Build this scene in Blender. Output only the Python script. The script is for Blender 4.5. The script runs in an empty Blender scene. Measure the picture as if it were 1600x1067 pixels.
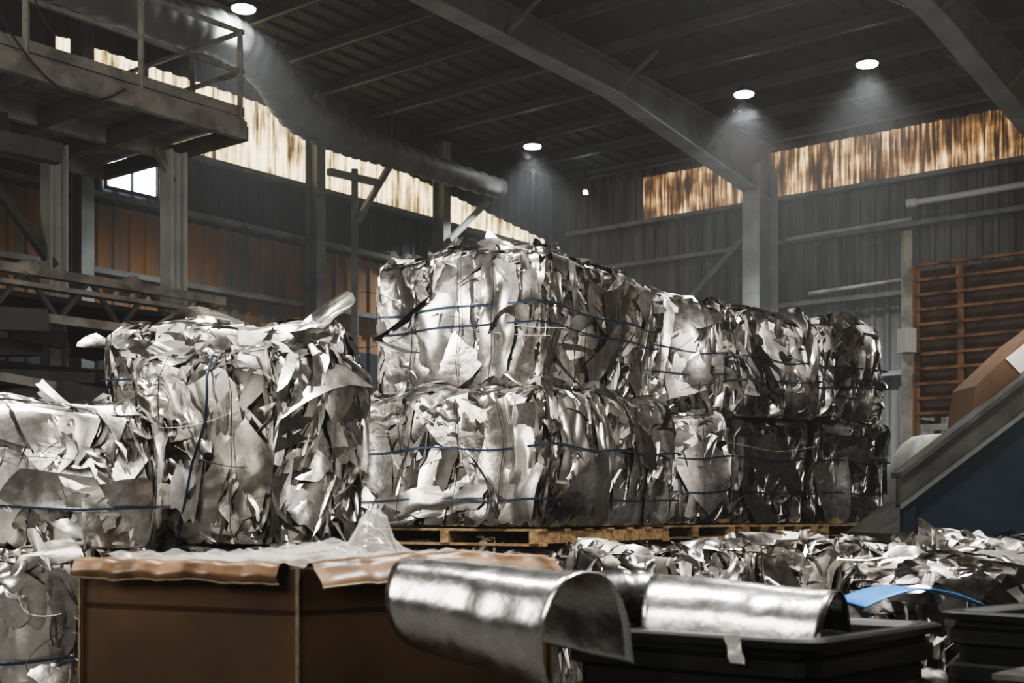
import bpy, math, random
import numpy as np
from mathutils import Vector, Matrix, Euler

scene = bpy.context.scene
random.seed(7)

# ------------------------------------------------------------------ materials
def new_mat(name):
    m = bpy.data.materials.new(name); m.use_nodes = True
    nt = m.node_tree
    return m, nt, nt.nodes['Principled BSDF']

def simple(name, col, rough=0.6, metal=0.0, noise=0.0, nscale=6.0, bump=0.0, col2=None, stretch=(1,1,1)):
    m, nt, b = new_mat(name)
    b.inputs['Roughness'].default_value = rough
    b.inputs['Metallic'].default_value = metal
    b.inputs['Base Color'].default_value = (*col, 1)
    tc = nt.nodes.new('ShaderNodeTexCoord')
    mp = nt.nodes.new('ShaderNodeMapping'); mp.inputs['Scale'].default_value = stretch
    nt.links.new(tc.outputs['Object'], mp.inputs['Vector'])
    nz = nt.nodes.new('ShaderNodeTexNoise'); nz.inputs['Scale'].default_value = nscale
    nz.inputs['Detail'].default_value = 6
    nt.links.new(mp.outputs[0], nz.inputs['Vector'])
    if noise > 0 or col2:
        cr = nt.nodes.new('ShaderNodeValToRGB')
        c2 = col2 if col2 else tuple(c*(1-noise) for c in col)
        cr.color_ramp.elements[0].position = 0.38; cr.color_ramp.elements[0].color = (*c2, 1)
        cr.color_ramp.elements[1].position = 0.62; cr.color_ramp.elements[1].color = (*col, 1)
        nt.links.new(nz.outputs['Fac'], cr.inputs[0]); nt.links.new(cr.outputs[0], b.inputs['Base Color'])
    if bump > 0:
        bp = nt.nodes.new('ShaderNodeBump'); bp.inputs['Strength'].default_value = bump
        bp.inputs['Distance'].default_value = 0.02
        nt.links.new(nz.outputs['Fac'], bp.inputs['Height']); nt.links.new(bp.outputs[0], b.inputs['Normal'])
    return m

def scrap_metal(name, lo, hi, r0=0.22, r1=0.48, metal=1.0, bs=0.2, mlow=0.68):
    m, nt, b = new_mat(name)
    g = nt.nodes.new('ShaderNodeNewGeometry')
    cr = nt.nodes.new('ShaderNodeValToRGB')
    cr.color_ramp.elements[0].color = (*lo, 1); cr.color_ramp.elements[1].color = (*hi, 1)
    nt.links.new(g.outputs['Random Per Island'], cr.inputs[0])
    tc = nt.nodes.new('ShaderNodeTexCoord')
    nz = nt.nodes.new('ShaderNodeTexNoise'); nz.inputs['Scale'].default_value = 12; nz.inputs['Detail'].default_value = 9; nz.inputs['Roughness'].default_value=0.65
    nt.links.new(tc.outputs['Object'], nz.inputs['Vector'])
    mr = nt.nodes.new('ShaderNodeMapRange'); mr.inputs[1].default_value = 0.35; mr.inputs[2].default_value = 0.65
    mr.inputs[3].default_value = mlow; mr.inputs[4].default_value = 1.0
    nt.links.new(nz.outputs['Fac'], mr.inputs[0])
    mul = nt.nodes.new('ShaderNodeMix'); mul.data_type = 'RGBA'; mul.blend_type = 'MULTIPLY'; mul.inputs[0].default_value = 1
    nt.links.new(cr.outputs[0], mul.inputs[6]); nt.links.new(mr.outputs[0], mul.inputs[7])
    nt.links.new(mul.outputs[2], b.inputs['Base Color'])
    mm = nt.nodes.new('ShaderNodeMath'); mm.operation = 'MULTIPLY'; mm.inputs[1].default_value = 7.31
    fr = nt.nodes.new('ShaderNodeMath'); fr.operation = 'FRACT'
    nt.links.new(g.outputs['Random Per Island'], mm.inputs[0]); nt.links.new(mm.outputs[0], fr.inputs[0])
    m2 = nt.nodes.new('ShaderNodeMapRange'); m2.inputs[3].default_value = r0; m2.inputs[4].default_value = r1
    nt.links.new(fr.outputs[0], m2.inputs[0])
    ad = nt.nodes.new('ShaderNodeMath'); ad.operation='MULTIPLY_ADD'; ad.inputs[1].default_value=0.2
    nt.links.new(nz.outputs['Fac'], ad.inputs[0])
    sb = nt.nodes.new('ShaderNodeMath'); sb.operation='SUBTRACT'; sb.inputs[1].default_value=0.10
    nt.links.new(m2.outputs[0], sb.inputs[0]); nt.links.new(sb.outputs[0], ad.inputs[2])
    nt.links.new(ad.outputs[0], b.inputs['Roughness'])
    b.inputs['Metallic'].default_value = metal
    nb = nt.nodes.new('ShaderNodeTexNoise'); nb.inputs['Scale'].default_value = 9; nb.inputs['Detail'].default_value = 3
    nt.links.new(tc.outputs['Object'], nb.inputs['Vector'])
    bp = nt.nodes.new('ShaderNodeBump'); bp.inputs['Strength'].default_value = bs; bp.inputs['Distance'].default_value = 0.025
    nt.links.new(nb.outputs['Fac'], bp.inputs['Height']); nt.links.new(bp.outputs[0], b.inputs['Normal'])
    return m

def glow_panel(name, cols, strength, axis_scale, patch=0.5):
    """translucent fibreglass siding, back-lit from outside, dirty in vertical streaks and patches"""
    m, nt, b = new_mat(name)
    tc = nt.nodes.new('ShaderNodeTexCoord')
    mp = nt.nodes.new('ShaderNodeMapping'); mp.inputs['Scale'].default_value = axis_scale
    nt.links.new(tc.outputs['Object'], mp.inputs['Vector'])
    nz = nt.nodes.new('ShaderNodeTexNoise'); nz.inputs['Scale'].default_value = 1.0; nz.inputs['Detail'].default_value = 4
    nt.links.new(mp.outputs[0], nz.inputs['Vector'])
    n2 = nt.nodes.new('ShaderNodeTexNoise'); n2.inputs['Scale'].default_value = 1.6; n2.inputs['Detail'].default_value = 6
    nt.links.new(tc.outputs['Object'], n2.inputs['Vector'])
    mx = nt.nodes.new('ShaderNodeMix'); mx.data_type='FLOAT'; mx.inputs[0].default_value = patch
    nt.links.new(nz.outputs['Fac'], mx.inputs[2]); nt.links.new(n2.outputs['Fac'], mx.inputs[3])
    cr = nt.nodes.new('ShaderNodeValToRGB')
    els = cr.color_ramp.elements
    while len(els) < len(cols): els.new(0.5)
    for e, (p, c) in zip(els, cols):
        e.position = p; e.color = (*c, 1)
    nt.links.new(mx.outputs[0], cr.inputs[0])
    nt.links.new(cr.outputs[0], b.inputs['Emission Color'])
    b.inputs['Emission Strength'].default_value = strength
    b.inputs['Base Color'].default_value = (0.1, 0.08, 0.05, 1)
    return m

def emis(name, col, s):
    m, nt, b = new_mat(name)
    b.inputs['Emission Color'].default_value = (*col, 1); b.inputs['Emission Strength'].default_value = s
    return m

M_AL   = scrap_metal('aluminium_scrap', (0.50,0.48,0.455), (0.95,0.92,0.88), 0.20, 0.45)
M_ALD  = scrap_metal('aluminium_scrap_dark', (0.09,0.087,0.08), (0.34,0.325,0.30), 0.3, 0.55)
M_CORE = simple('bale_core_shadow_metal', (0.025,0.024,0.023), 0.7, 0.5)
M_ALB  = scrap_metal('aluminium_sheet_bright', (0.80,0.775,0.74), (0.90,0.875,0.84), 0.25, 0.35, bs=0.12, mlow=0.86)
M_STRAP= simple('blue_steel_strap', (0.03,0.05,0.10), 0.35, 0.5)
M_WIRE = simple('baling_wire', (0.06,0.055,0.05), 0.4, 0.8)
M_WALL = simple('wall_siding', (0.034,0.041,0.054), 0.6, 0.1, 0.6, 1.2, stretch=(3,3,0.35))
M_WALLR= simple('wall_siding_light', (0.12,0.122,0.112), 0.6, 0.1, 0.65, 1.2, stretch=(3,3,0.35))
M_RUSTW= simple('wall_siding_rusty', (0.12,0.115,0.105), 0.7, 0.0, col2=(0.27,0.12,0.03), nscale=0.8, stretch=(3,3,0.5))
M_ROOF = simple('roof_deck', (0.024,0.031,0.033), 0.7, 0.1, 0.3, 0.6)
M_STEEL= simple('painted_steel', (0.08,0.085,0.08), 0.55, 0.1, 0.35, 2.0)
M_CHUTE= simple('worn_grey_steel', (0.05,0.05,0.047), 0.5, 0.3, 0.5, 5.0)
M_RAFT = simple('rafter_steel', (0.18,0.19,0.18), 0.55, 0.1, 0.35, 2.0)
M_COL  = simple('column_steel', (0.33,0.34,0.32), 0.55, 0.1, 0.3, 1.5)
M_COLL = simple('pale_column_steel', (0.55,0.55,0.52), 0.55, 0.0, 0.25, 1.5)
M_STEELL=simple('dusty_steel', (0.36,0.335,0.29), 0.7, 0.1, 0.5, 3.0)
M_DARK = simple('dark_machine', (0.018,0.018,0.018), 0.6, 0.2, 0.4, 3.0)
M_DUCT = simple('duct_galvanised', (0.15,0.15,0.14), 0.6, 0.1, 0.35, 2.0)
M_FLOOR= simple('concrete_floor', (0.07,0.068,0.065), 0.8, 0.0, 0.4, 1.5, 0.1)
M_WOOD = simple('pallet_wood', (0.38,0.25,0.12), 0.75, 0.0, 0.5, 5.0, 0.1, stretch=(1,6,6))
M_CARD = simple('cardboard', (0.125,0.068,0.030), 0.7, 0.0, 0.4, 1.6)
M_CARDL= simple('cardboard_flap', (0.23,0.14,0.08), 0.34, 0.0, 0.55, 7.0, 0.15)
M_CARDE= simple('cardboard_torn_edge', (0.38,0.31,0.22), 0.8, 0.0, 0.3, 30.0)
M_BIN  = simple('black_plastic_bin', (0.014,0.015,0.016), 0.38, 0.0)
M_BLUE = simple('blue_paint', (0.003,0.015,0.030), 0.45, 0.2, 0.5, 2.0)
M_LBLUE= simple('blue_plastic', (0.05,0.22,0.55), 0.35)
M_RUST = simple('rusty_orange_steel', (0.28,0.14,0.06), 0.7, 0.1, 0.6, 4.0)
M_RUSTD= simple('rusty_brown_panel', (0.09,0.055,0.04), 0.8, 0.0, 0.4, 4.0)
M_WHITE= simple('white_plastic', (0.6,0.59,0.57), 0.5)
M_PIPE = simple('pipe_paint', (0.5,0.5,0.46), 0.5)
M_YEL  = simple('yellow_panel', (0.40,0.30,0.10), 0.6)
M_LAMP = emis('lamp_lens', (0.93,0.97,1.0), 60)
M_WINL = glow_panel('translucent_panel_pale', [(0.38,(0.05,0.03,0.012)),(0.46,(0.42,0.30,0.13)),(0.56,(1.0,0.83,0.50))], 1.8, (12,12,0.9), 0.4)
M_WINR = glow_panel('translucent_panel_brown', [(0.42,(0.012,0.007,0.004)),(0.49,(0.09,0.045,0.016)),(0.55,(0.36,0.20,0.075)),(0.64,(1.0,0.80,0.46))], 1.2, (14,14,1.0), 0.45)
M_WINB = emis('window_daylight', (0.75,0.88,1.0), 8)
M_FILM, nt, b = new_mat('clear_plastic_film')
b.inputs['Base Color'].default_value = (0.8,0.79,0.76,1); b.inputs['Roughness'].default_value = 0.15
b.inputs['Alpha'].default_value = 0.22; b.inputs['Specular IOR Level'].default_value = 1.0

# ------------------------------------------------------------------ mesh builder
class MB:
    def __init__(s): s.v=[]; s.f=[]; s.mi=[]; s.sm=[]; s.mats=[]; s.n=0
    def m(s, mat):
        if mat not in s.mats: s.mats.append(mat)
        return s.mats.index(mat)
    def add(s, verts, faces, mat, smooth=False):
        k = s.m(mat); o = s.n
        s.v.extend([tuple(map(float,p)) for p in verts]); s.n += len(verts)
        for f in faces:
            s.f.append(tuple(i+o for i in f)); s.mi.append(k); s.sm.append(smooth)
    def box(s, c, d, mat, rz=0.0):
        hx,hy,hz = d[0]/2,d[1]/2,d[2]/2; ca,sa=math.cos(rz),math.sin(rz)
        vs=[]
        for z in (-hz,hz):
            for x,y in ((-hx,-hy),(hx,-hy),(hx,hy),(-hx,hy)):
                vs.append((c[0]+x*ca-y*sa, c[1]+x*sa+y*ca, c[2]+z))
        s.add(vs,[(3,2,1,0),(4,5,6,7),(0,1,5,4),(1,2,6,5),(2,3,7,6),(3,0,4,7)],mat)
    def beam(s, p, q, w, h, mat):
        p=Vector(p); q=Vector(q); d=(q-p).normalized()
        up=Vector((0,0,1)) if abs(d.z)<0.95 else Vector((1,0,0))
        a=d.cross(up).normalized(); b=a.cross(d).normalized()
        vs=[]
        for e in (p,q):
            for i,j in ((-1,-1),(1,-1),(1,1),(-1,1)):
                vs.append(e+a*(i*w/2)+b*(j*h/2))
        s.add(vs,[(0,1,2,3),(7,6,5,4),(4,5,1,0),(5,6,2,1),(6,7,3,2),(7,4,0,3)],mat)
    def tube(s, pts, r, mat, seg=10, caps=True):
        pts=[Vector(p) for p in pts]; n=len(pts); rs = r if isinstance(r,(list,tuple)) else [r]*n
        vs=[]; fs=[]
        pa=None
        for i,p in enumerate(pts):
            d=(pts[min(i+1,n-1)]-pts[max(i-1,0)]).normalized()
            if pa is None:
                up=Vector((0,0,1)) if abs(d.z)<0.9 else Vector((1,0,0))
                pa=d.cross(up).normalized()
            a=(pa-d*pa.dot(d)).normalized(); pa=a
            b=d.cross(a)
            for k in range(seg):
                t=2*math.pi*k/seg
                vs.append(p+a*(math.cos(t)*rs[i])+b*(math.sin(t)*rs[i]))
        for i in range(n-1):
            for k in range(seg):
                k2=(k+1)%seg
                fs.append((i*seg+k,i*seg+k2,(i+1)*seg+k2,(i+1)*seg+k))
        s.add(vs,fs,mat,True)
        if caps:
            s.add(vs[:seg],[tuple(range(seg))[::-1]],mat); s.add(vs[-seg:],[tuple(range(seg))],mat)
    def prism(s, poly, thick_vec, mat):
        n=len(poly); t=Vector(thick_vec)
        vs=[Vector(p) for p in poly]+[Vector(p)+t for p in poly]
        fs=[tuple(range(n))[::-1], tuple(range(n,2*n))]+[(i,(i+1)%n,n+(i+1)%n,n+i) for i in range(n)]
        s.add(vs,fs,mat)
    def obj(s, name, parent=None, sharp=None):
        me=bpy.data.meshes.new(name); me.from_pydata(s.v,[],s.f)
        for m in s.mats: me.materials.append(m)
        me.polygons.foreach_set('material_index', s.mi)
        me.polygons.foreach_set('use_smooth', s.sm)
        me.update()
        if sharp is not None:
            try: me.set_sharp_from_angle(angle=math.radians(sharp))
            except Exception: pass
        o=bpy.data.objects.new(name,me); scene.collection.objects.link(o)
        if parent: o.parent=parent
        return o

# ------------------------------------------------------------------ room frame (u along left wall, v along right wall)
CU,SU = 0.625,0.781
TH = math.atan2(SU,CU)
def R(u,v,z=0.0): return Vector((CU*u-SU*v, SU*u+CU*v, z))
U1,V1 = 24.2,17.8
U0,V0 = -6.0,-14.0
def roofz(u): return 9.18+0.03*(U1-u)

def corrug(mb, a, b, nrm, za0, zb0, za1, zb1, mat, per=0.30, dep=0.045):
    L=(b-a).length; n=max(1,int(L/per)); d=(b-a)/n
    vs=[]; fs=[]
    pts=[]
    for i in range(n):
        for fr,o in ((0,0),(0.55,0),(0.65,1),(0.9,1)):
            pts.append(((i+fr)/n,o))
    pts.append((1,0))
    for t,o in pts:
        p=a+(b-a)*t+nrm*(o*dep)
        vs.append((p.x,p.y,za0+(zb0-za0)*t)); vs.append((p.x,p.y,za1+(zb1-za1)*t))
    for i in range(len(pts)-1):
        fs.append((2*i,2*i+2,2*i+3,2*i+1))
    mb.add(vs,fs,mat)

Uv=Vector((CU,SU,0)); Vv=Vector((-SU,CU,0))
mb=MB(); mb.prism([R(U0,V0,-0.1),R(U1,V0,-0.1),R(U1,V1,-0.1),R(U0,V1,-0.1)],(0,0,0.1),M_FLOOR); mb.obj('floor')
mb=MB()
def LW(u0,u1,z0a,z0b,z1a,z1b,mat): corrug(mb,R(u0,V1),R(u1,V1),-Vv,z0a,z0b,z1a,z1b,mat)
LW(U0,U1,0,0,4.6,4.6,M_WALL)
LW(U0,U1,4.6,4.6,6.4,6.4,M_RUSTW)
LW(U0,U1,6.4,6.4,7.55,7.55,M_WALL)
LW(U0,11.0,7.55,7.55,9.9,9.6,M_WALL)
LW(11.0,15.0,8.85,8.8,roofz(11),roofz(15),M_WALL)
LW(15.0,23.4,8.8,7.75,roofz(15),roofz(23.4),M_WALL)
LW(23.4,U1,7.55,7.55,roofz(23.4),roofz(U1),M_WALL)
mb.obj('wall_left')
mb=MB(); LW(11.0,15.0,7.55,7.55,8.85,8.8,M_WINL); LW(15.0,23.4,7.55,7.55,8.8,7.75,M_WINL); mb.obj('window_1')
mb=MB()
def RW(v0,v1,z0,z1,mat): corrug(mb,R(U1,v0),R(U1,v1),-Uv,z0,z0,z1,z1,mat)
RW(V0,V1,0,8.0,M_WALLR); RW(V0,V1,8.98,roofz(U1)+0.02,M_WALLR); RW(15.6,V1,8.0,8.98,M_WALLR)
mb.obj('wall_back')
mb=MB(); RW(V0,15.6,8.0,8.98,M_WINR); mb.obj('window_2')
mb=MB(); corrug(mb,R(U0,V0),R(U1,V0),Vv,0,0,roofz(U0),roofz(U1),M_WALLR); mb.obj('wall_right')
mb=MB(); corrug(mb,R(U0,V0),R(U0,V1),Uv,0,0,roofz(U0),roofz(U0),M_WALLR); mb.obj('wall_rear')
mb=MB()
n=int((V1-V0)/0.4); vs=[]; fs=[]; pr=[]
for i in range(n):
    for fr,o in ((0,0),(0.6,0),(0.7,1),(0.9,1)): pr.append((V0+(i+fr)*(V1-V0)/n,o))
pr.append((V1,0))
for v,o in pr:
    vs.append(R(U0,v,roofz(U0)+0.05*o)); vs.append(R(U1,v,roofz(U1)+0.05*o))
for i in range(len(pr)-1): fs.append((2*i,2*i+1,2*i+3,2*i+2))
mb.add(vs,fs,M_ROOF); mb.obj('ceiling')
mb=MB(); u=U1-0.6
while u>U0:
    z=roofz(u)
    mb.beam(R(u,V0+0.05,z-0.10),R(u,V1-0.05,z-0.10),0.05,0.2,M_STEEL)
    mb.beam(R(u-0.05,V0+0.05,z-0.19),R(u-0.05,V1-0.05,z-0.19),0.12,0.02,M_STEEL)
    u-=1.45
mb.obj('trim_roof_purlins')
mb=MB()
for z in (7.48,6.5,5.3,3.6,1.9):
    mb.beam(R(U0+0.1,V1-0.14,z),R(U1-0.1,V1-0.14,z),0.18,0.09,M_RAFT)
mb.obj('trim_girts_1')
mb=MB()
for z in (7.95,7.05,5.75,4.2,2.4):
    mb.beam(R(U1-0.14,V0+0.1,z),R(U1-0.14,V1-0.2,z),0.18,0.09,M_RAFT)
mb.obj('trim_girts_2')
# frames
for k,t in enumerate((5.45,11.03,16.6,22.2)):
    v=V1-t; mb=MB()
    ub,uf=U1-0.25,U1-1.05
    for uu in (ub,uf):
        c=R(uu,v,4.25); mb.box((c.x,c.y,4.25),(0.04,0.38,8.5),M_COL,TH)
    c=R((ub+uf)/2,v); mb.box((c.x,c.y,4.25),(0.8,0.03,8.5),M_COL,TH)
    top=lambda uu: roofz(uu)-0.2
    def prof(u_list, zf0, zf1, wid, mat):
        vs=[];fs=[]
        for uu in u_list:
            for vv in (v-wid/2,v+wid/2):
                vs.append(R(uu,vv,zf0(uu))); vs.append(R(uu,vv,zf1(uu)))
        for i in range(len(u_list)-1):
            o=4*i
            fs+= [(o,o+4,o+5,o+1),(o+2,o+3,o+7,o+6),(o+1,o+5,o+7,o+3),(o,o+2,o+6,o+4)]
        e=4*(len(u_list)-1)
        fs+=[(0,1,3,2),(e,e+2,e+3,e+1)]
        mb.add(vs,fs,mat)
    def bot(uu):
        s=U1-uu
        if s<1.05: return 8.0
        if s<6: return 8.0+(top(U1-6)-0.5-8.0)*(s-1.05)/4.95
        return top(uu)-0.5
    ul=[U1-0.25,U1-1.05,U1-2,U1-4,U1-6,U1-9,U1-14,U1-20,U0+0.3]
    prof(ul,bot,top,0.03,M_RAFT)
    prof(ul,lambda x:top(x)-0.03,top,0.34,M_RAFT)
    prof(ul[1:],lambda x:bot(x)-0.03,bot,0.34,M_COL)
    for s in range(3,28,3):
        uu=U1-s
        for sg in (-1,1):
            mb.beam(R(uu,v,bot(uu)),R(uu,v+sg*0.9,top(uu)+0.05),0.05,0.05,M_RAFT)
    mb.obj('steel_portal_frame')
for t in (4.75,8.2,13.0,18.5):
    mb=MB(); u=U1-t
    zt=roofz(u)-0.3
    for dv in (-0.14,0.14):
        c=R(u,V1-0.40+dv); mb.box((c.x,c.y,zt/2),(0.22,0.03,zt),M_RAFT,TH)
    c=R(u,V1-0.40); mb.box((c.x,c.y,zt/2),(0.03,0.26,zt),M_RAFT,TH)
    mb.obj('wall_column')
mb=MB()
mb.beam(R(U1-0.35,V1-5.0,7.3),R(U1-0.35,V1-0.6,3.4),0.12,0.12,M_RAFT)
mb.beam(R(U1-0.35,V1-5.0,3.4),R(U1-0.35,V1-0.6,7.3),0.12,0.12,M_RAFT)
mb.obj('wall_cross_brace')
mb=MB()
mb.beam(R(U1-4.8,V1-0.65,7.0),R(U1-3.6,V1-0.65,8.0),0.1,0.1,M_RAFT)
mb.beam(R(U1-8.1,V1-0.65,7.7),R(U1-6.8,V1-0.65,7.75),0.12,0.12,M_RAFT)
mb.beam(R(U1-7.4,V1-0.65,6.9),R(U1-6.4,V1-0.65,8.3),0.1,0.1,M_RAFT)
mb.beam(R(U1-7.4,V1-0.6,3.0),R(U1-7.4,V1-0.6,7.9),0.12,0.12,M_RAFT)
mb.obj('wall_knee_braces')
mb=MB()
def LP(u,z,off=0.08): return R(u,V1-off,z)
mb.prism([LP(11.85,6.68),LP(12.75,6.68),LP(12.75,7.2),LP(11.85,7.2)],-Vv*0.02,M_WINB)
for z in (6.66,7.22): mb.beam(LP(11.8,z,.1),LP(12.8,z,.1),0.06,0.05,M_STEEL)
for uu in (11.82,12.3,12.78): mb.beam(LP(uu,6.66,.1),LP(uu,7.22,.1),0.05,0.05,M_STEEL)
mb.obj('window_3')

# duct
P=[(-6.6,15.6,8.35),(-5.8,16.6,8.4),(-4.95,18,8.45),(-4.27,19,8.58),(-3.8,20,8.4),(-3.52,21,8.08),(-2.95,22.1,8.0),(-2.32,23.2,8.05),(-1.3,24.8,8.1),(-0.265,26.5,8.2)]
def catmull(P,n=10):
    P=[Vector(p) for p in P]; out=[]
    for i in range(len(P)-1):
        p0=P[max(i-1,0)];p1=P[i];p2=P[i+1];p3=P[min(i+2,len(P)-1)]
        for k in range(n):
            t=k/n
            out.append(0.5*((2*p1)+(p2-p0)*t+(2*p0-5*p1+4*p2-p3)*t*t+(-p0+3*p1-3*p2+p3)*t**3))
    out.append(P[-1]); return out
pts=catmull(P,14)
mb=MB(); N_=len(pts)
mb.tube(pts,[(0.32-0.14*max(0,(i-70)/(N_-70)))+(0.03 if i%3==0 else 0) for i in range(N_)],M_DUCT,18)
for i in (20,60,100):
    p=pts[i]; mb.beam(p+Vector((0,0,0.25)),(p.x,p.y,9.1),0.03,0.03,M_STEEL)
mb.obj('ventilation_duct')

def lamp(x,y,z,power,col=(0.93,0.97,1.0),size=125):
    u=CU*x+SU*y
    ceil=roofz(u)-0.01
    mb=MB(); c=Vector((x,y,z))
    mb.tube([c+Vector((0,0,0.02)),c+Vector((0,0,0.07)),c+Vector((0,0,0.12)),c+Vector((0,0,0.17))],[0.19,0.18,0.10,0.07],M_DARK,20)
    mb.tube([c+Vector((0,0,0.0)),c+Vector((0,0,0.02))],0.165,M_LAMP,20)
    mb.tube([c+Vector((0,0,0.17)),(x,y,ceil)],0.01,M_DARK,6)
    o=mb.obj('high_bay_lamp')
    ld=bpy.data.lights.new('lamp_beam','SPOT'); ld.energy=power; ld.color=col; ld.spot_size=math.radians(size); ld.spot_blend=0.7; ld.shadow_soft_size=0.17
    lo=bpy.data.objects.new('lamp_beam',ld); scene.collection.objects.link(lo); lo.location=(x,y,z-0.06)
    lo.parent=o
for x,y in ((0.41,25.6),(4.06,22.4),(5.8,20.9),(-3.9,18.6)):
    lamp(x,y,8.8,2200,size=115)
for x,y,p in ((-1.2,4.2,2500),(3.4,5.2,2000),(-4.5,6.5,1200),(3.0,13.5,900)):  # unseen lamps above the frame, added to light the bales
    lamp(x,y,9.0,p,col=(1.0,0.97,0.92))
mb=MB(); mb.tube([(1.62,28.2,8.52),(1.62,28.2,8.58)],0.045,M_LAMP,12); mb.tube([(1.62,28.2,8.58),(1.62,28.2,9.1)],0.01,M_DARK,6); mb.obj('pendant_bulb')

def unseen_light(loc,tgt,sx,sy,en,col=(1.0,0.95,0.87)):  # added area light outside the view
    ld=bpy.data.lights.new('unseen_fill_light','AREA'); ld.shape='RECTANGLE'; ld.size=sx; ld.size_y=sy; ld.energy=en; ld.color=col
    lo=bpy.data.objects.new('unseen_fill_light',ld); scene.collection.objects.link(lo)
    lo.location=loc; lo.rotation_euler=(Vector(tgt)-Vector(lo.location)).to_track_quat('-Z','Y').to_euler()
unseen_light((-4,-3.0,5.0),(0.3,9.5,2.2),3.5,3.0,240)  # added soft fill from behind the camera
unseen_light((-9.0,4.8,4.2),(-0.4,9.5,2.3),3.0,3.2,215)  # added at the left so the front bale plates reflect it
unseen_light((8.5,5.5,4.5),(2.0,11.5,2.2),2.6,2.8,230)  # added at the right to brighten the rear row's faces

# ------------------------------------------------------------------ mezzanine platform
mb=MB()
v0,v1p=12.6,15.6; ua,ub=1.0,10.4
mb.prism([R(ua,v0,6.36),R(ub,v0,6.36),R(ub,v1p,6.36),R(ua,v1p,6.36)],(0,0,0.06),M_STEELL)
for v in (v0,v0+1.5,v1p):
    mb.beam(R(ua,v,6.26),R(ub,v,6.26),0.1,0.22,M_STEELL)
u=ub
while u>ua:
    mb.beam(R(u,v0,6.24),R(u,v1p,6.24),0.12,0.18,M_STEEL); u-=0.95
for u in (10.35,8.9,7.45,6.0,4.5,3.0):
    mb.beam(R(u,v0+0.03,6.4),R(u,v0+0.03,7.5),0.06,0.06,M_STEELL)
for z in (7.5,7.0,6.5):
    mb.beam(R(ua,v0+0.03,z),R(ub,v0+0.03,z),0.05,0.05 if z>6.6 else 0.12,M_STEELL)
    mb.beam(R(ub-0.03,v0,z),R(ub-0.03,v1p,z),0.05,0.05,M_STEELL)
for v in (13.6,14.6,15.55): mb.beam(R(ub-0.03,v,6.4),R(ub-0.03,v,7.5),0.06,0.06,M_STEELL)
for (u,v) in ((10.15,13.7),(9.0,14.6),(5.2,13.7),(5.2,15.4)):
    c=R(u,v)
    for d in (-0.11,0.11):
        q=R(u+d,v); mb.box((q.x,q.y,3.07),(0.03,0.24,6.14),M_COLL,TH)
    mb.box((c.x,c.y,3.07),(0.2,0.03,6.14),M_COLL,TH)
mb.beam(R(10.15,13.7,5.75),R(9.85,13.7,6.12),0.07,0.07,M_STEELL)
mb.beam(R(9.0,14.6,4.6),R(7.6,14.6,6.1),0.1,0.1,M_STEEL)
random.seed(3)
for i in range(46):
    u=random.uniform(3.5,7.4); v=random.uniform(12.9,15.3); z=random.uniform(5.3,6.05)
    if random.random()<0.5: mb.beam(R(u,v,z),R(u+random.uniform(.4,1.4),v+random.uniform(-.2,.2),z+random.uniform(-.2,.1)),random.uniform(.06,.2),random.uniform(.06,.25),random.choice([M_DARK,M_DARK,M_STEELL,M_STEEL]))
    else: mb.beam(R(u,v-.4,z),R(u,v+.5,z+random.uniform(-.3,.1)),random.uniform(.05,.12),random.uniform(.05,.12),random.choice([M_DARK,M_DARK,M_STEELL]))
for (a,bb,s) in (((6.6,12.55,7.5),(8.6,12.55,6.3),0.9),((7.2,12.55,7.9),(8.0,12.55,6.9),0.8)):
    L=[]
    for i in range(13):
        t=i/12; L.append(R(a[0]+(bb[0]-a[0])*t,a[1]-0.05,a[2]+(bb[2]-a[2])*t-s*4*t*(1-t)*0.8))
    mb.tube(L,0.012,M_DARK,6)
mb.obj('mezzanine_platform')

# lower conveyor
mb=MB()
va,vb=12.9,14.6; zc=4.15
for v in (va,vb):
    mb.beam(R(2,v,zc),R(10.3,v,zc),0.12,0.1,M_STEELL); mb.beam(R(2,v,zc-0.5),R(10.3,v,zc-0.5),0.12,0.1,M_STEELL)
    mb.beam(R(2,v,zc-0.16),R(10.3,v,zc-0.16),0.16,0.05,M_STEELL)
    u=2.4
    while u<10.3:
        mb.beam(R(u,v,zc-0.5),R(u+0.4,v,zc),0.05,0.05,M_STEEL); mb.beam(R(u+0.8,v,zc-0.5),R(u+0.4,v,zc),0.05,0.05,M_STEEL); u+=0.8
mb.prism([R(2,va,zc-0.3),R(10.2,va,zc-0.3),R(10.2,vb,zc-0.3),R(2,vb,zc-0.3)],(0,0,0.06),M_DARK)
for u in (3,6.2,9.9):
    for v in (va,vb):
        mb.beam(R(u,v,0),R(u,v,zc-0.5),0.16,0.16,M_DARK)
for i in range(40):
    u=random.uniform(5.5,10); v=random.uniform(12.7,14.4); z=random.uniform(2.6,3.65)
    mb.beam(R(u,v,z),R(u+random.uniform(.3,1.2),v,z+random.uniform(-.1,.1)),random.uniform(.08,.4),random.uniform(.05,.25),random.choice([M_DARK,M_DARK,M_STEELL,M_STEEL]))
for u in (7.6,8.9): mb.tube([R(u,12.75,zc+0.02),R(u,12.95,zc+0.02)],0.09,M_STEELL,14)
c=R(6.5,14.2); mb.box((c.x,c.y,1.6),(9,1.6,3.2),M_DARK,TH)
mb.obj('conveyor_machine')
mb=MB(); lu=7.35
for du in (0,0.34): mb.beam(R(lu+du,13.6,3.92),R(lu+0.04+du*0.75,13.75,5.15),0.04,0.05,M_WHITE); mb.beam(R(lu+du,14.2,3.92),R(lu+0.04+du*0.75,13.78,5.15),0.03,0.03,M_WHITE)
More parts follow.
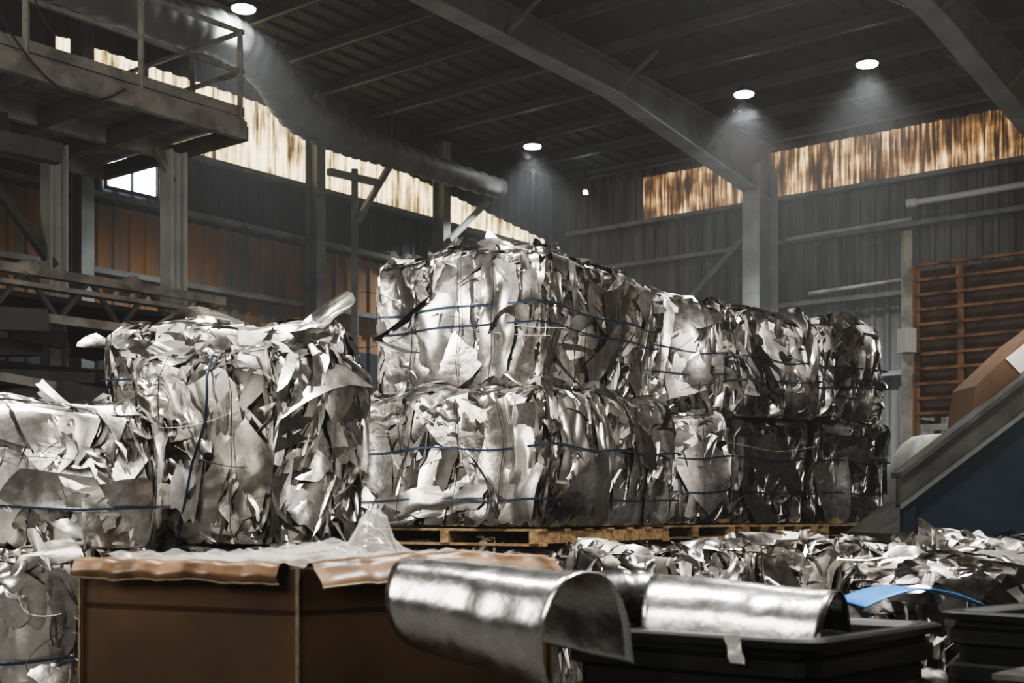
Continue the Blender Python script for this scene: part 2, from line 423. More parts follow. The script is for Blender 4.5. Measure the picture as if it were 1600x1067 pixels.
for i in range(6):
    t=(i+0.6)/6.2; mb.beam(R(lu+0.04*t,13.6+0.15*t,3.92+1.23*t),R(lu+0.34-0.045*t,13.6+0.15*t,3.92+1.23*t),0.08,0.03,M_WHITE)
mb.obj('step_ladder')
mb=MB(); c=R(11.2,13.2)
mb.box((c.x,c.y,3.85),(0.3,0.25,0.3),M_YEL,TH); mb.beam((c.x,c.y,0),(c.x,c.y,3.7),0.1,0.1,M_DARK); mb.obj('control_box_post')

# ------------------------------------------------------------------ right side: pipe, rack, post
mb=MB(); pts=[R(U1-0.6,V1-8.6,7.35),R(U1-0.6,V1-9.2,7.35),R(U1-0.6,V1-24,7.5)]
mb.tube(pts,0.06,M_PIPE,10)
mb.tube([R(U1-0.6,V1-8.5,7.35),R(U1-0.6,V1-8.7,7.35)],0.09,M_PIPE,10)
for t in (8.9,13): mb.beam(R(U1-0.6,V1-t,7.3),R(U1-0.1,V1-t,7.3),0.05,0.05,M_STEEL)
mb.obj('wall_pipe')
mb=MB(); mb.tube([R(U1-0.6,V1-6.0,7.0),R(U1-0.6,V1-8.6,7.05)],0.04,M_COL,8)
mb.tube([R(U1-0.6,V1-6.5,5.85),R(U1-0.6,V1-9.3,5.95),R(U1-0.6,V1-9.4,0.0)],0.05,M_STEELL,8)
mb.obj('conduit_pipe')
mb=MB(); o=Vector((5.75,18.2,0)); d=-Vv
def RK(t,z,off=0): return o+d*t+Vector((0,0,z))-Uv*off
Lr=4.2
for t in (0,0.62,1.9,2.1,3.2,4.2):
    mb.beam(RK(t,0.0),RK(t,5.0),0.08,0.08,M_RUST)
z=2.9
while z<5.05:
    mb.beam(RK(0,z,0.03),RK(Lr,z,0.03),0.05,0.04,M_RUST); z+=0.21
mb.prism([RK(0,2.85,-0.12),RK(Lr,2.85,-0.12),RK(Lr,4.95,-0.12),RK(0,4.95,-0.12)],Uv*0.03,M_RUSTD)
z=0.3
while z<2.85:
    mb.beam(RK(0.1,z,0.0),RK(Lr,z,0.0),0.04,0.09,M_COL); z+=0.16
for t in (0,2.1,4.2):
    mb.beam(RK(t,0.0,-0.8),RK(t,5.0,-0.8),0.09,0.09,M_RUST); mb.beam(RK(t,4.9,0),RK(t,4.9,-0.8),0.06,0.06,M_RUST); mb.beam(RK(t,2.8,0),RK(t,2.8,-0.8),0.06,0.06,M_RUST)
mb.obj('steel_storage_rack')
mb=MB()
mb.beam((5.55,18.0,0),(5.55,18.0,5.45),0.12,0.12,M_STEELL); mb.box((5.52,17.9,3.9),(0.18,0.2,0.34),M_PIPE,0.3)
mb.obj('utility_post')

# ------------------------------------------------------------------ scrap bales
def nrm(v): return v/np.linalg.norm(v)
def basis(n, rng):
    n=nrm(n); t=rng.normal(size=3); a=nrm(np.cross(n,t)); b=np.cross(n,a)
    return np.stack([a,b,n],axis=1)
def sheet_pts(rng,a,b,n,bend,fold,crump):
    s,t=np.meshgrid(np.linspace(-.5,.5,n),np.linspace(-.5,.5,n),indexing='ij')
    k1,k2=rng.uniform(-.45,.45,2); rr=rng.uniform(0,0.35)
    x=a*s*(1+k1*t)*(1-rr*(2*abs(t))**3*0.5); y=b*t*(1+k2*s)*(1-rr*(2*abs(s))**3*0.5)
    if rng.random()<0.3:
        x=x+0.03*a*np.sin(t*rng.uniform(8,22)+rng.uniform(0,6)); y=y+0.03*b*np.sin(s*rng.uniform(8,22)+rng.uniform(0,6))
    x=x+rng.normal(size=x.shape)*0.006*a; y=y+rng.normal(size=x.shape)*0.006*b
    sz=min(a,b)
    ph=rng.uniform(0,math.pi); w=s*math.cos(ph)+t*math.sin(ph); c=rng.uniform(-.25,.25)
    z=bend*sz*(w**2)*4 + fold*sz*abs(w-c)*2
    for _ in range(3):
        ph=rng.uniform(0,math.pi); w=s*math.cos(ph)+t*math.sin(ph)-rng.uniform(-.35,.35)
        z=z+crump*sz*rng.normal()*np.abs(w)*2.2
    z=z+crump*sz*rng.normal(size=z.shape)*0.05
    return np.stack([x,y,z],axis=-1).reshape(-1,3)
def gridf(n):
    return [(i*n+j,(i+1)*n+j,(i+1)*n+j+1,i*n+j+1) for i in range(n-1) for j in range(n-1)]
GF={n:gridf(n) for n in (5,6,7,8,9,10,12,20)}

def bale(cx,cy,z0,w,d,h,rot,seed,dens=1.0,plates=(),straps=(),wires=(),extra=(),layers=0.55,big=1.0,loose=5):
    rng=np.random.default_rng(seed); mb=MB()
    H=np.array([w/2,d/2,h/2])
    ca,sa=math.cos(rot),math.sin(rot); Rm=np.array([[ca,-sa,0],[sa,ca,0],[0,0,1]]); C=np.array([cx,cy,z0+h/2])
    pw=rng.uniform(0,6.28,6)
    def lump(p):
        q=p.copy()
        k=1-0.04*np.minimum(np.abs(p[:,2]/H[2]),1.05)**16
        q[:,0]=q[:,0]*k; q[:,1]=q[:,1]*k
        q[:,0]+=0.025*np.sin(p[:,2]*5+pw[0])+0.02*np.sin(p[:,1]*9+pw[1])
        q[:,1]+=0.025*np.sin(p[:,2]*5+pw[2])+0.02*np.sin(p[:,0]*9+pw[3])
        tp=(p[:,2]/h+0.5)
        q[:,2]+=tp*(0.025*np.sin(p[:,0]*6+pw[4])+0.025*np.sin(p[:,1]*7+pw[5]))
        return q
    def put(p,faces,mat,smooth):
        q=lump(p); q[:,2]=np.maximum(q[:,2],-h/2+0.004)
        mb.add((q@Rm.T)+C,faces,mat,smooth)
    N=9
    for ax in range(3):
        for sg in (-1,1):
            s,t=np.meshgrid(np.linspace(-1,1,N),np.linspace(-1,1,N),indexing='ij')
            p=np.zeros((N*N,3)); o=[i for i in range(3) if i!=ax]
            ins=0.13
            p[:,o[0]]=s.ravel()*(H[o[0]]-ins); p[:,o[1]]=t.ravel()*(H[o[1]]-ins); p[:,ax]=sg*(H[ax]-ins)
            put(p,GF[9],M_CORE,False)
    spec=[(0,-1,d*h),(0,1,d*h),(1,-1,w*h*1.2),(1,1,w*h*0.4),(2,1,w*d)]
    for ax,sg,ar in spec:
        cnt=int(ar*200*dens)
        o=[i for i in range(3) if i!=ax]
        N_=np.zeros(3); N_[ax]=sg
        for _ in range(cnt):
            c=np.zeros(3)
            c[o[0]]=rng.uniform(-1,1)*H[o[0]]; c[o[1]]=rng.uniform(-1,1)*H[o[1]]
            r=rng.random(); S=big*float(np.exp(rng.normal()*0.4))
            lay=False
            if ax==2:
                if r<0.66:
                    n_=N_+rng.normal(size=3)*0.25; a,b=rng.uniform(.12,.45)*S,rng.uniform(.06,.26)*S
                    c[ax]=sg*H[ax]-rng.uniform(-.02,.06)
                else:
                    n_=np.array([rng.normal(),rng.normal(),rng.normal()*0.3]); a,b=rng.uniform(.1,.3),rng.uniform(.05,.15); c[ax]=sg*H[ax]-rng.uniform(0.01,.08)
            else:
                tang=np.zeros(3); tang[o[0]]=1.0
                if r<layers:
                    lay=True
                    n_=tang+N_*rng.normal()*0.65+np.array([0,0,1])*rng.normal()*0.28
                    a,b=rng.uniform(.10,.28),rng.uniform(.2,.65)*S
                    c[ax]=sg*(H[ax]-rng.uniform(0.03,.12))
                else:
                    n_=N_+rng.normal(size=3)*0.34
                    a,b=rng.uniform(.10,.44)*S,rng.uniform(.12,.48)*S; c[ax]=sg*(H[ax]-rng.uniform(-.01,.10))
            B=basis(n_,rng)
            if lay or (ax!=2 and rng.random()<0.3):
                zz=np.array([rng.normal()*0.28,rng.normal()*0.28,1.0]); n1=nrm(n_); bb=nrm(zz-n1*np.dot(zz,n1)); aa=np.cross(bb,n1); B=np.stack([aa,bb,n1],axis=1)
            n=int(rng.choice([6,7,8,9]))
            p=sheet_pts(rng,a,b,n,rng.normal()*0.32,(rng.random()<0.35)*rng.normal()*0.6,rng.uniform(0.02,0.18))
            p=p@B.T+c
            proud=rng.random()<0.06
            for k in range(3):
                lim=H[k]+rng.uniform(-.055,.015)
                e=np.abs(p[:,k])-lim
                sgn=np.sign(p[:,k])
                slack=0.03 if k<2 else 0.055
                if proud: slack*=2.2
                p[:,k]=np.where(e>0,sgn*(lim+slack*np.tanh(e/(0.12 if k<2 else .1))),p[:,k])
            mt=M_AL if rng.random()<0.88 else M_ALD
            put(p,GF[n],mt,rng.random()<0.9)
    for (ax,sg,uu,vv,a,b,rd,bulge,off) in plates:
        n=20; s,t=np.meshgrid(np.linspace(-.5,.5,n),np.linspace(-.5,.5,n),indexing='ij')
        k1,k2=rng.uniform(-.15,.15,2)
        cr=rng.uniform(0.1,0.5)
        x=a*s*(1+k1*t)*(1-cr*.25*(2*abs(t))**4); y=b*t*(1+k2*s)*(1-cr*.25*(2*abs(s))**4)
        x=x+0.012*np.sin(t*14+rng.uniform(0,6))+rng.normal(size=x.shape)*0.002; y=y+0.012*np.sin(s*15+rng.uniform(0,6))+rng.normal(size=x.shape)*0.002
        z=bulge*(0.55*np.exp(-((s-rng.uniform(-.2,.2))**2+(t-rng.uniform(-.2,.2))**2)*14)+0.2*np.sin(s*7+t*5+rng.uniform(0,6)))
        for _ in range(3):
            ph=rng.uniform(0,3.14); ww=s*math.cos(ph)+t*math.sin(ph)-rng.uniform(-.3,.3); z=z-bulge*rng.uniform(.2,.6)*np.exp(-np.abs(ww)*18)
        cc,ss=math.cos(math.radians(rd)),math.sin(math.radians(rd))
        x,y=x*cc-y*ss,x*ss+y*cc
        o=[i for i in range(3) if i!=ax]; p=np.zeros((n*n,3))
        hu=x.ravel()+uu; hv=y.ravel()+vv; nz=z.ravel()+off
        eu=np.maximum(np.abs(hu)-H[o[0]]*0.985,0); ev=np.maximum(np.abs(hv)-H[o[1]]*0.985,0)
        nz=nz-eu-ev; hu=np.clip(hu,-H[o[0]]*0.985,H[o[0]]*0.985); hv=np.clip(hv,-H[o[1]]*0.985,H[o[1]]*0.985)
        p[:,o[0]]=hu; p[:,o[1]]=hv; p[:,ax]=sg*(H[ax]+np.minimum(nz,0.05))
        put(p,GF[20],M_ALB,True)
    for (c,n_,up,a,b,bend) in extra:
        n1=nrm(np.array(n_,float)); zz=np.array(up,float); bb=nrm(zz-n1*np.dot(zz,n1)); B=np.stack([np.cross(bb,n1),bb,n1],axis=1)
        p=sheet_pts(rng,a,b,9,bend,0.3,0.08)@B.T+np.array(c)
        put(p,GF[9],M_AL,True)
    for (zf,tilt,width) in straps:
        per=[(-1,-1),(1,-1),(1,1),(-1,1),(-1,-1)]
        ring=[]
        for i in range(4):
            for k in range(14):
                t=k/14; ring.append(((per[i][0]*(1-t)+per[i+1][0]*t),(per[i][1]*(1-t)+per[i+1][1]*t)))
        vs=[]
        for (sx,sy) in ring:
            z=(zf-.5)*h+tilt*sx*0.5+0.006*math.sin(sx*5+sy*3)
            for dz in (-width/2,width/2):
                vs.append((sx*(H[0]+0.045),sy*(H[1]+0.045),z+dz))
        nn=len(ring); fs=[(2*i,2*((i+1)%nn),2*((i+1)%nn)+1,2*i+1) for i in range(nn)]
        put(np.array(vs),fs,M_STRAP,False)
    for (ax,fr,lean,r,mt) in wires:
        pts=[]
        o=0 if ax==1 else 1
        loop=[(-1,-1),(-1,1),(1,1),(1,-1)]
        for i in range(4):
            s0,t0=loop[i]; s1,t1=loop[(i+1)%4]
            for k in range(9):
                t=k/9; a_=s0+(s1-s0)*t; b_=t0+(t1-t0)*t
                p=np.zeros(3); p[ax]=a_*(H[ax]+0.05); p[2]=b_*(H[2]+0.03); p[o]=fr*H[o]+lean*b_*0.5+0.012*math.sin(b_*7+fr*20)
                pts.append(p)
        pts.append(pts[0].copy())
        q=lump(np.array(pts)); q[:,2]=np.maximum(q[:,2],-h/2+0.006); q=(q@Rm.T)+C
        mb.tube([tuple(a) for a in q],r,mt,5,False)
    for _ in range(loose):
        p0=np.array([rng.uniform(-1,1)*H[0],-H[1]-0.03,rng.uniform(-.6,.6)*H[2]]); dr=np.array([rng.normal()*.35,-.08*rng.random(),rng.normal()*.2]); L=[]
        cv=rng.normal(size=3)*0.12; cv[1]=-abs(cv[1])*0.3
        for k in range(9):
            t=k/8; L.append(p0+dr*t+cv*4*t*(1-t)*0.35)
        q=(lump(np.array(L))@Rm.T)+C; q[:,2]=np.maximum(q[:,2],z0+.02)
        mb.tube([tuple(a) for a in q],0.002,M_WIRE if rng.random()<.5 else M_PIPE,4,False)
    return mb.obj('scrap_metal_bale',sharp=28)

rA=math.radians(-32.7); rB=math.radians(30.7); rL=math.radians(-26.6)
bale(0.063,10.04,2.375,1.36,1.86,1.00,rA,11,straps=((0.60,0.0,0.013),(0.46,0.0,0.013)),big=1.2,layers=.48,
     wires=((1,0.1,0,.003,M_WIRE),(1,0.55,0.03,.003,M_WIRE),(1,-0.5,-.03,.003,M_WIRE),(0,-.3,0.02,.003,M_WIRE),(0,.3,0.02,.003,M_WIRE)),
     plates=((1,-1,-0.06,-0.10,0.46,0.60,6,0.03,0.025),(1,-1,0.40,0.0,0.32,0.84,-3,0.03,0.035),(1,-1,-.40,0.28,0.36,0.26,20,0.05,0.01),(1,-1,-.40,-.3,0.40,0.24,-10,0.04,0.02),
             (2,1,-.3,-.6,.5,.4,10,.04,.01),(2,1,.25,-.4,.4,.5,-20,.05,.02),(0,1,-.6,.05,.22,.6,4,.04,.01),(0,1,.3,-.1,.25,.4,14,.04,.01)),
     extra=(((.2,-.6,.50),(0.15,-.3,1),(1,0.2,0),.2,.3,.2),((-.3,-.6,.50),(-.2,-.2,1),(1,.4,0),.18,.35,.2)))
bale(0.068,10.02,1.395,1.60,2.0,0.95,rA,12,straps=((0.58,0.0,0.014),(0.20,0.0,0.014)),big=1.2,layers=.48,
     wires=((1,0.1,0,.003,M_WIRE),(1,0.6,0.03,.003,M_WIRE),(1,-0.5,-.03,.003,M_WIRE)),
     plates=((1,-1,-0.08,0.04,1.34,0.84,0,0.06,0.01),(1,-1,-0.12,-0.30,0.95,0.22,9,0.04,0.035),(1,-1,0.60,0.0,0.32,0.9,0,0.06,0.03),(1,-1,-.55,0.36,0.42,0.20,5,0.03,0.04),(1,-1,-0.05,0.32,0.3,0.2,-5,0.02,0.04),
             (0,1,-.65,0.05,0.32,.75,3,.04,.02),(0,1,-.2,0.1,0.26,.6,4,.04,.02),(0,1,.3,0.0,0.25,.7,-4,.04,.02)))
st=((1.16,11.2),(2.02,11.68),(2.88,12.22))
e=np.array([.86,.51]); g=np.array([-.51,.86])
offs=((0,0.05),(0.10,-0.04),(-0.02,0.08))
for i,(x,y) in enumerate(st):
    for tier in (0,1):
        w_=0.95; d_=1.25
        c=np.array([x,y])+e*w_/2+g*(d_/2+offs[i][tier])
        pl=((1,-1,0.02,0.08,0.42,0.62,12,0.05,0.02),(1,-1,-.3,-.3,0.3,0.25,12,0.05,0.02)) if (i==0 and tier==1) else ((1,-1,random.uniform(-.3,.3),random.uniform(-.2,.2),.22,.4,random.uniform(-15,15),.04,.01),)
        bale(c[0],c[1],1.395+tier*0.98,w_,d_,(0.95 if tier==0 else 1.02-(0.035*i)),rB+random.uniform(-.06,.06),30+i*2+tier,straps=((0.55,-.02,.013),(0.35,0.02,.013)) if tier else ((0.62,0,.013),(0.3,0,.013)),plates=pl,
             wires=((1,0.3,0.05,.003,M_WIRE),),layers=0.5,big=1.05)
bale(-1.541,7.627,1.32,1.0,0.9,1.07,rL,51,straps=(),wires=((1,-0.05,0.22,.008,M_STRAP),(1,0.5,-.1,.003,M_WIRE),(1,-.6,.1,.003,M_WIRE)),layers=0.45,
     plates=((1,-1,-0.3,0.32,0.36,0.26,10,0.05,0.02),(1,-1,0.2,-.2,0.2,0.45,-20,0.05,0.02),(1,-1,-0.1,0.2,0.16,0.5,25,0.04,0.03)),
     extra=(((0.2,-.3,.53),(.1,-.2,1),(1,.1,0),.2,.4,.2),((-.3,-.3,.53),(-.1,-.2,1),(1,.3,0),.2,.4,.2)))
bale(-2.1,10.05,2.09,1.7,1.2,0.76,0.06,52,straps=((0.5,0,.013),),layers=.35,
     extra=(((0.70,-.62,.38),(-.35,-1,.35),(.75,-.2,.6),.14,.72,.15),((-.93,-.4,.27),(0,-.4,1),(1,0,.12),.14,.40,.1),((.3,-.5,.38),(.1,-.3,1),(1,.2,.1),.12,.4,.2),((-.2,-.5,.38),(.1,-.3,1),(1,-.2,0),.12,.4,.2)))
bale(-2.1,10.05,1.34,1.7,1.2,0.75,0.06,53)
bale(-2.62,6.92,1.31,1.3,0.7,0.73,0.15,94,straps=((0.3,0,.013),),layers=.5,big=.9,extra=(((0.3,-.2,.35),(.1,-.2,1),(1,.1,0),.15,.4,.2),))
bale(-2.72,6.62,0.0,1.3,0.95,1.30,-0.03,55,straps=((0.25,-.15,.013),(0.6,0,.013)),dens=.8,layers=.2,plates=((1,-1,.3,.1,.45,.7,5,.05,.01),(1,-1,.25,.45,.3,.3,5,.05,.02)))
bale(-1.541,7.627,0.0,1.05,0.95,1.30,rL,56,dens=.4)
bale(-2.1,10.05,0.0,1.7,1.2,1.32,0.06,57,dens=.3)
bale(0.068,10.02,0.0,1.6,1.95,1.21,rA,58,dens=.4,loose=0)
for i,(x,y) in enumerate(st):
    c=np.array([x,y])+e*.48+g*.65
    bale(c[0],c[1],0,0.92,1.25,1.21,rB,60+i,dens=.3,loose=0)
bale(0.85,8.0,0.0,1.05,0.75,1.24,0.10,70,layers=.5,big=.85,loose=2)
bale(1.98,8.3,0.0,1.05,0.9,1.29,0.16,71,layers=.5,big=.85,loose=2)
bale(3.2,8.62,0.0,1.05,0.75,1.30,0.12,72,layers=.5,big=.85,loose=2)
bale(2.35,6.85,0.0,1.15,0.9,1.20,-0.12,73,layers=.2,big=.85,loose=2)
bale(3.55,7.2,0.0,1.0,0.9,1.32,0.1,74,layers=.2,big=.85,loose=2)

def pallet(cx,cy,z0,w,d,rot,mat=M_WOOD):
    mb=MB(); ca,sa=math.cos(rot),math.sin(rot)
    def L(x,y): return (cx+x*ca-y*sa, cy+x*sa+y*ca)
    for i in range(7):
        y=-d/2+0.06+(d-0.12)*i/6; p=L(0,y); mb.box((p[0],p[1],z0+0.112),(w,0.1,0.018),mat,rot)
    for x in (-w/2+.05,0,w/2-.05):
        p=L(x,0); mb.box((p[0],p[1],z0+0.061),(0.07,d,0.086),mat,rot)
    for y in (-d/2+.06,0,d/2-.06):
        p=L(0,y); mb.box((p[0],p[1],z0+0.01),(w,0.1,0.018),mat,rot)
    mb.obj('wooden_pallet')
pallet(0.068,10.02,1.266,1.6,2.05,rA)
for i,(x,y) in enumerate(st):
    c=np.array([x,y])+e*.48+g*.6; pallet(c[0],c[1],1.266,0.94,1.42,rB)

# ------------------------------------------------------------------ blue hopper / chute
mb=MB(); y0=9.3
mb.prism([(2.83,y0,0),(6.0,y0,0),(6.0,y0,3.95),(2.83,y0,1.54)],(0,0.04,0),M_BLUE)
mb.prism([(2.80,y0-0.05,1.54),(6.0,y0-0.05,3.97),(6.0,y0-0.05,4.22),(2.80,y0-0.05,1.76)],(0,0.09,0),M_CHUTE)
mb.prism([(2.80,y0-0.09,1.75),(6.0,y0-0.09,4.21),(6.0,y0-0.09,4.25),(2.80,y0-0.09,1.79)],(0,0.25,0),M_CHUTE)
mb.prism([(2.80,y0-0.09,1.52),(6.0,y0-0.09,3.95),(6.0,y0-0.09,3.98),(2.80,y0-0.09,1.55)],(0,0.13,0),M_STEEL)
mb.prism([(2.83,y0+1.5,0.0),(6.0,y0+1.5,0),(6.0,y0+1.5,3.7),(2.83,y0+1.5,1.3)],(0,0.04,0),M_BLUE)
mb.prism([(2.83,y0+0.04,1.3),(6.0,y0+0.04,3.7),(6.0,y0+0.04,3.74),(2.83,y0+0.04,1.34)],(0,1.46,0),M_CHUTE)
for x in (2.87,4.6,5.9): mb.box((x,y0-0.03,0.78),(0.08,0.06,1.56),M_BLUE)
mb.obj('blue_hopper')
mb=MB()
mb.prism([(3.40,y0+.2,2.14),(3.80,y0+.2,2.16),(4.5,y0+.2,2.7),(4.1,y0+.2,3.0),(3.80,y0+.2,2.78),(3.44,y0+.2,2.44)],(0,0.5,0),M_CARD)
mb.prism([(3.66,y0+.19,2.64),(3.80,y0+.19,2.50),(4.4,y0+.19,2.84),(4.1,y0+.19,2.99)],(0,0.01,0),M_WHITE)
mb.obj('cardboard_carton')
mb=MB()
def blob(mb,c,r,mat,seed,n=14):
    vs=[];fs=[]
    for i in range(n+1):
        ph=math.pi*i/n
        for j in range(n*2):
            t=2*math.pi*j/(n*2); k=1+0.05*math.sin(5*t+ph*4+seed)+.04*math.sin(9*t)
            sx=abs(math.cos(t))**.5*np.sign(math.cos(t)); sy=abs(math.sin(t))**.5*np.sign(math.sin(t)); q=math.sin(ph)**.45
            vs.append((c[0]+r[0]*sx*q*k,c[1]+r[1]*sy*q*k,c[2]+r[2]*math.cos(ph)))
    m=n*2
    for i in range(n):
        for j in range(m): fs.append((i*m+j,i*m+(j+1)%m,(i+1)*m+(j+1)%m,(i+1)*m+j))
    mb.add(vs,fs,mat,True)
blob(mb,(4.9,14.6,1.2),(0.6,0.5,1.2),M_COL,2)
mb.obj('bulk_bag')

# ------------------------------------------------------------------ gaylord box
mb=MB()
c0=Vector((-0.72,4.3,0)); cl=Vector((-1.59,4.72,0)); cr_=Vector((0.16,4.95,0)); cb=cl+cr_-c0
zt=1.31
def wallp(a,b,mat=M_CARD,z0=0.0,z1=zt,th=0.02):
    n=(b-a).normalized(); side=Vector((-n.y,n.x,0))
    mb.prism([a+Vector((0,0,z0)),b+Vector((0,0,z0)),b+Vector((0,0,z1)),a+Vector((0,0,z1))],side*th,mat)
wallp(cl,c0); wallp(c0,cr_); wallp(cr_,cb); wallp(cb,cl)
def flap(a,b,r,drop,mat,seg=16,lift=0.0,trim=0.03,wob=0.003,flare=0.0):
    out=(b-a).normalized(); side=Vector((out.y,-out.x,0)); N=40; vs=[];fs=[]
    L=(b-a).length
    for i in range(N+1):
        t=i/N; tt=trim/L+(1-2*trim/L)*t; p=a+(b-a)*tt
        lf=lift*math.sin(math.pi*t)
        for k in range(seg+1):
            q=k/seg
            if q<0.6:
                ang=math.pi*(1-q/0.6)
                off=r+math.cos(ang)*r; z=zt+lf+math.sin(ang)*r*0.7
            else:
                off=2*r+0.012*math.sin((q-.6)*8)+flare*(q-.6); z=zt+lf-(q-0.6)/0.4*drop*(1+0.08*math.sin(t*9)+0.03*math.sin(t*37))
            dent=0.005*math.sin(t*12)*max(0,math.sin(t*47))
            vs.append(p+side*(off+wob*math.sin(t*31+k*.4)+dent)+Vector((0,0,z+wob*math.sin(t*23)+dent)))
    m=seg+1
    for i in range(N):
        for k in range(seg): fs.append((i*m+k,(i+1)*m+k,(i+1)*m+k+1,i*m+k+1))
    mb.add(vs,fs,mat,True)
    mb.tube([vs[i*m+seg] for i in range(N+1)],0.004,M_CARDE,6)
flap(cl,c0,0.035,0.045,M_CARDL)
flap(c0,cr_,0.030,0.06,M_CARDL,lift=0.03,flare=0.16)
flap(cr_,cb,0.03,0.08,M_CARDL); flap(cb,cl,0.03,0.08,M_CARDL)
mb.beam(c0+Vector((0,-0.006,0.0)),c0+Vector((0,-0.006,zt+0.01)),0.012,0.012,M_CARDE)
mb.beam(cl+Vector((-.004,-0.004,0.0)),cl+Vector((-.004,-0.004,zt)),0.008,0.008,M_CARDE)
mb.prism([cl+Vector((0,0,1.15)),c0+Vector((0,0,1.15)),cr_+Vector((0,0,1.15)),cb+Vector((0,0,1.15))],(0,0,0.02),M_CARD)
mb.obj('cardboard_bulk_box')
n=60; vs=[];fs=[]
for i in range(n):
    for j in range(n):
        s=i/(n-1); t=j/(n-1)
        p=cl+(c0-cl)*(0.05+s*0.9)+(cb-cl)*(0.04+t*0.92)
        z=1.335+0.010*math.sin(s*19+t*7)+0.010*math.sin(t*27-s*11)+0.008*math.sin(s*43+t*31)+0.005*math.sin(s*83-t*61)
        x=p.x; y=p.y
        pk=max(0,1-abs(x+0.53)/0.09)*max(0,1-abs(y-4.92)/0.22); z+=0.17*pk**0.55*(1+0.10*math.sin(x*150))
        z+=0.05*math.exp(-(((x+0.72)/.15)**2+((y-4.9)/.2)**2))
        vs.append((p.x+0.02*math.sin(t*40+s*30)*pk,p.y,z))
for i in range(n-1):
    for j in range(n-1): fs.append((i*n+j,(i+1)*n+j,(i+1)*n+j+1,i*n+j+1))
mb=MB(); mb.add(vs,fs,M_FILM,True); mb.obj('plastic_liner')

# ------------------------------------------------------------------ black ribbed bins
def bin_(c,l,r,ztop):
    mb=MB(); c=Vector(c);l=Vector(l);r=Vector(r); b=l+r-c
    cor=[c,r,b,l]; cen=(c+b)/2
    prof=[(0.03,ztop-0.9),(0.03,ztop-0.27),(0.0,ztop-0.25),(0.0,ztop-0.20),(0.03,ztop-0.185),(0.03,ztop-0.13),(0.0,ztop-0.115),(0.0,ztop-0.07),(0.02,ztop-0.055),(0.02,ztop-0.035),(-0.02,ztop-0.03),(-0.025,ztop-0.008),(-0.012,ztop),(0.03,ztop),(0.045,ztop-0.02),(0.06,ztop-0.9)]
    ring=[]
    for i in range(4):
        p=cor[i]; a=cor[i-1]; q=cor[(i+1)%4]; rad=0.09
        p0=p+(a-p).normalized()*rad; p1=p+(q-p).normalized()*rad
        for k in range(6):
            t=k/5; ring.append((p0*(1-t)**2+p*2*t*(1-t)+p1*t*t))
    m=len(ring); vs=[]; fs=[]
    for ins,z in prof:
        for p in ring:
            d=(cen-p); d.z=0; L=d.length
            vs.append((p.x+d.x/L*ins*1.3,p.y+d.y/L*ins*1.3,z))
    for i in range(len(prof)-1):
        for j in range(m): fs.append((i*m+j,i*m+(j+1)%m,(i+1)*m+(j+1)%m,(i+1)*m+j))
    mb.add(vs,fs,M_BIN,False)
    mb.add([(p.x,p.y,ztop-0.9) for p in ring],[tuple(range(m))],M_BIN)
    for p in cor:
        q=p.lerp(cen,0.12); mb.box((q.x,q.y,(ztop-0.9)/2),(0.12,0.12,ztop-0.9),M_BIN)
    return mb
mb=bin_((0.87,3.7,0),(0.16,4.22,0),(1.45,4.32,0),1.13)
d=(Vector((0.87,3.7,0))-Vector((0.16,4.22,0))).normalized(); nn=Vector((d.y,-d.x,0)) 
o=Vector((0.87,3.7,0))-d*0.27+nn*0.03
vs=[];fs=[]
for i in range(4):
    for j in range(6):
        p=o+d*(i/3*0.05+j*0.004)+Vector((0,0,1.135-j*0.017))+nn*(0.006*math.sin(j*2+i)); vs.append(p)
for i in range(3):
    for j in range(5): fs.append((i*6+j,(i+1)*6+j,(i+1)*6+j+1,i*6+j+1))
mb.add(vs,fs,M_WHITE,True)
mb.obj('black_plastic_bin')
mb=bin_((2.15,4.2,0),(1.58,4.72,0),(3.0,4.9,0),1.14); mb.obj('black_plastic_bin')
# stack of flat sheet offcuts standing between the bins
mb=MB(); zz=0.0; random.seed(21)
while zz<0.985:
    t=random.uniform(.012,.03)
    mb.box((1.78+random.uniform(-.012,.012),4.02+random.uniform(-.012,.012),zz+t/2),(0.44+random.uniform(-.03,.03),0.30+random.uniform(-.03,.03),t*0.8),M_ALB if random.random()<.5 else M_ALD,math.radians(-42)+random.uniform(-.03,.03)); zz+=t
mb.obj('sheet_metal_stack')
mb=MB(); vs=[];fs=[]
a0=Vector((1.34,4.86,0)); ax=Vector((0.50,0.12,0)); ay=Vector((-0.05,0.32,0))
for i in range(17):
    for j in range(9):
        s=i/16; t=j/8; p=a0+ax*s+ay*t*(0.8+0.2*math.sin(math.pi*s))
        vs.append((p.x,p.y,1.142+0.065*math.sin(math.pi*s)*(1-0.3*t)+0.015*t))
for i in range(16):
    for j in range(8): fs.append((i*9+j,(i+1)*9+j,(i+1)*9+j+1,i*9+j+1))
mb.add(vs,fs,M_LBLUE,True)
o=mb.obj('blue_plastic_sheet'); sm=o.modifiers.new('thickness','SOLIDIFY'); sm.thickness=0.006
bale(1.42,5.62,0.0,0.8,0.5,1.06,0.15,80,dens=.8,layers=.3,loose=0)

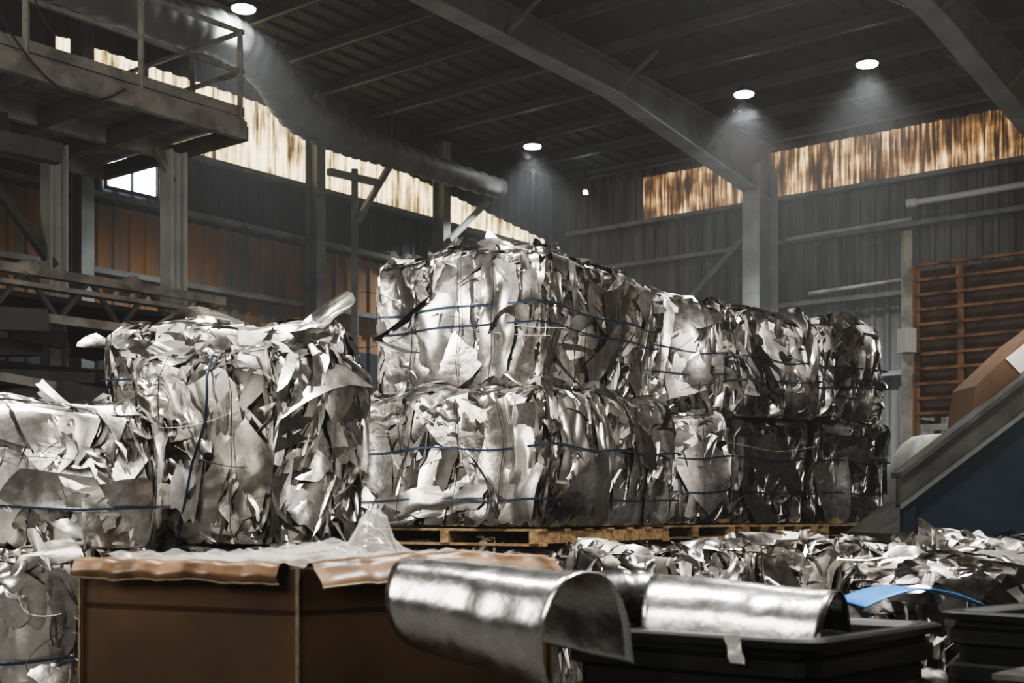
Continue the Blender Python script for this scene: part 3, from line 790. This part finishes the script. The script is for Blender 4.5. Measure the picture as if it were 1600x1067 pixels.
def curled(pa,pb,sa,sb,prof,mat,m=24,cut=(0.0,0.0)):
    """bent sheet: profile polyline (side, up) swept from pa to pb, scaled sa->sb; cut slants both ends"""
    pa=Vector(pa);pb=Vector(pb);ax=(pb-pa).normalized(); side=ax.cross(Vector((0,0,1))).normalized(); up=side.cross(ax).normalized()
    pr=catmull([(p[0],p[1],0) for p in prof],8); n=len(pr)-1
    vs=[];fs=[]
    for i in range(m+1):
        s=i/m; k_=sa+(sb-sa)*s
        for k,q in enumerate(pr):
            t=k/n
            c=pa.lerp(pb,s)+ax*(cut[0]*(1-s)*(t-.5)+cut[1]*s*(t-.5))
            w_=1+0.014*math.sin(s*9+t*7)+0.006*math.sin(s*31-t*5)-0.03*math.exp(-((s-.62)/.05)**2-((t-.45)/.1)**2)
            vs.append(c+side*(q.x*k_*w_)+up*(q.y*k_*w_))
    for i in range(m):
        for k in range(n): fs.append((i*(n+1)+k,(i+1)*(n+1)+k,(i+1)*(n+1)+k+1,i*(n+1)+k+1))
    mb=MB(); mb.add(vs,fs,mat,True); o=mb.obj('curled_aluminium_sheet')
    sm=o.modifiers.new('thickness','SOLIDIFY'); sm.thickness=0.003
    return o
M_CURL = scrap_metal('aluminium_curled_sheet', (0.62,0.61,0.60), (0.72,0.71,0.70), 0.20, 0.28, bs=0.2, mlow=0.8)
curled((-0.33,4.10,1.225),(0.20,3.66,1.16),0.80,1.04,[(-0.02,-0.20),(0.06,-0.17),(0.13,-0.09),(0.155,0.02),(0.11,0.13),(0.02,0.165),(-0.08,0.14),(-0.16,0.04),(-0.20,-0.10)],M_CURL,cut=(-0.12,0.10))
curled((0.47,4.26,1.14),(1.01,4.02,1.11),1.05,0.95,[(0.15,-0.14),(0.155,-0.04),(0.14,0.06),(0.08,0.13),(-0.02,0.15),(-0.12,0.10),(-0.17,0.0)],M_CURL,cut=(-0.04,0.06))
curled((0.27,4.52,1.17),(0.50,4.56,1.18),1,1,[(0.10,-0.08),(0.115,0.02),(0.07,0.1),(0,0.12),(-0.08,0.08),(-0.11,-0.02)],M_CURL)

# ------------------------------------------------------------------ world + camera
w=bpy.data.worlds.new('World'); scene.world=w; w.use_nodes=True
bg=w.node_tree.nodes['Background']; bg.inputs[0].default_value=(0.5,0.6,0.75,1); bg.inputs[1].default_value=0.3
vol=w.node_tree.nodes.new('ShaderNodeVolumeScatter'); vol.inputs['Density'].default_value=0.0038; vol.inputs['Anisotropy'].default_value=0.3
w.node_tree.links.new(vol.outputs[0], w.node_tree.nodes['World Output'].inputs['Volume'])
try:
    scene.view_settings.look='AgX - High Contrast'
    scene.view_settings.exposure=0.3
except Exception: pass

cd=bpy.data.cameras.new('camera'); cam=bpy.data.objects.new('camera',cd); scene.collection.objects.link(cam)
cam.location=(0,0,1.5); cam.rotation_euler=(math.radians(90),0,0)
cd.sensor_width=36; cd.lens=45; cd.shift_y=267/1600; cd.clip_end=200
cd.dof.use_dof=True; cd.dof.focus_distance=9.3; cd.dof.aperture_fstop=3.5
scene.camera=cam
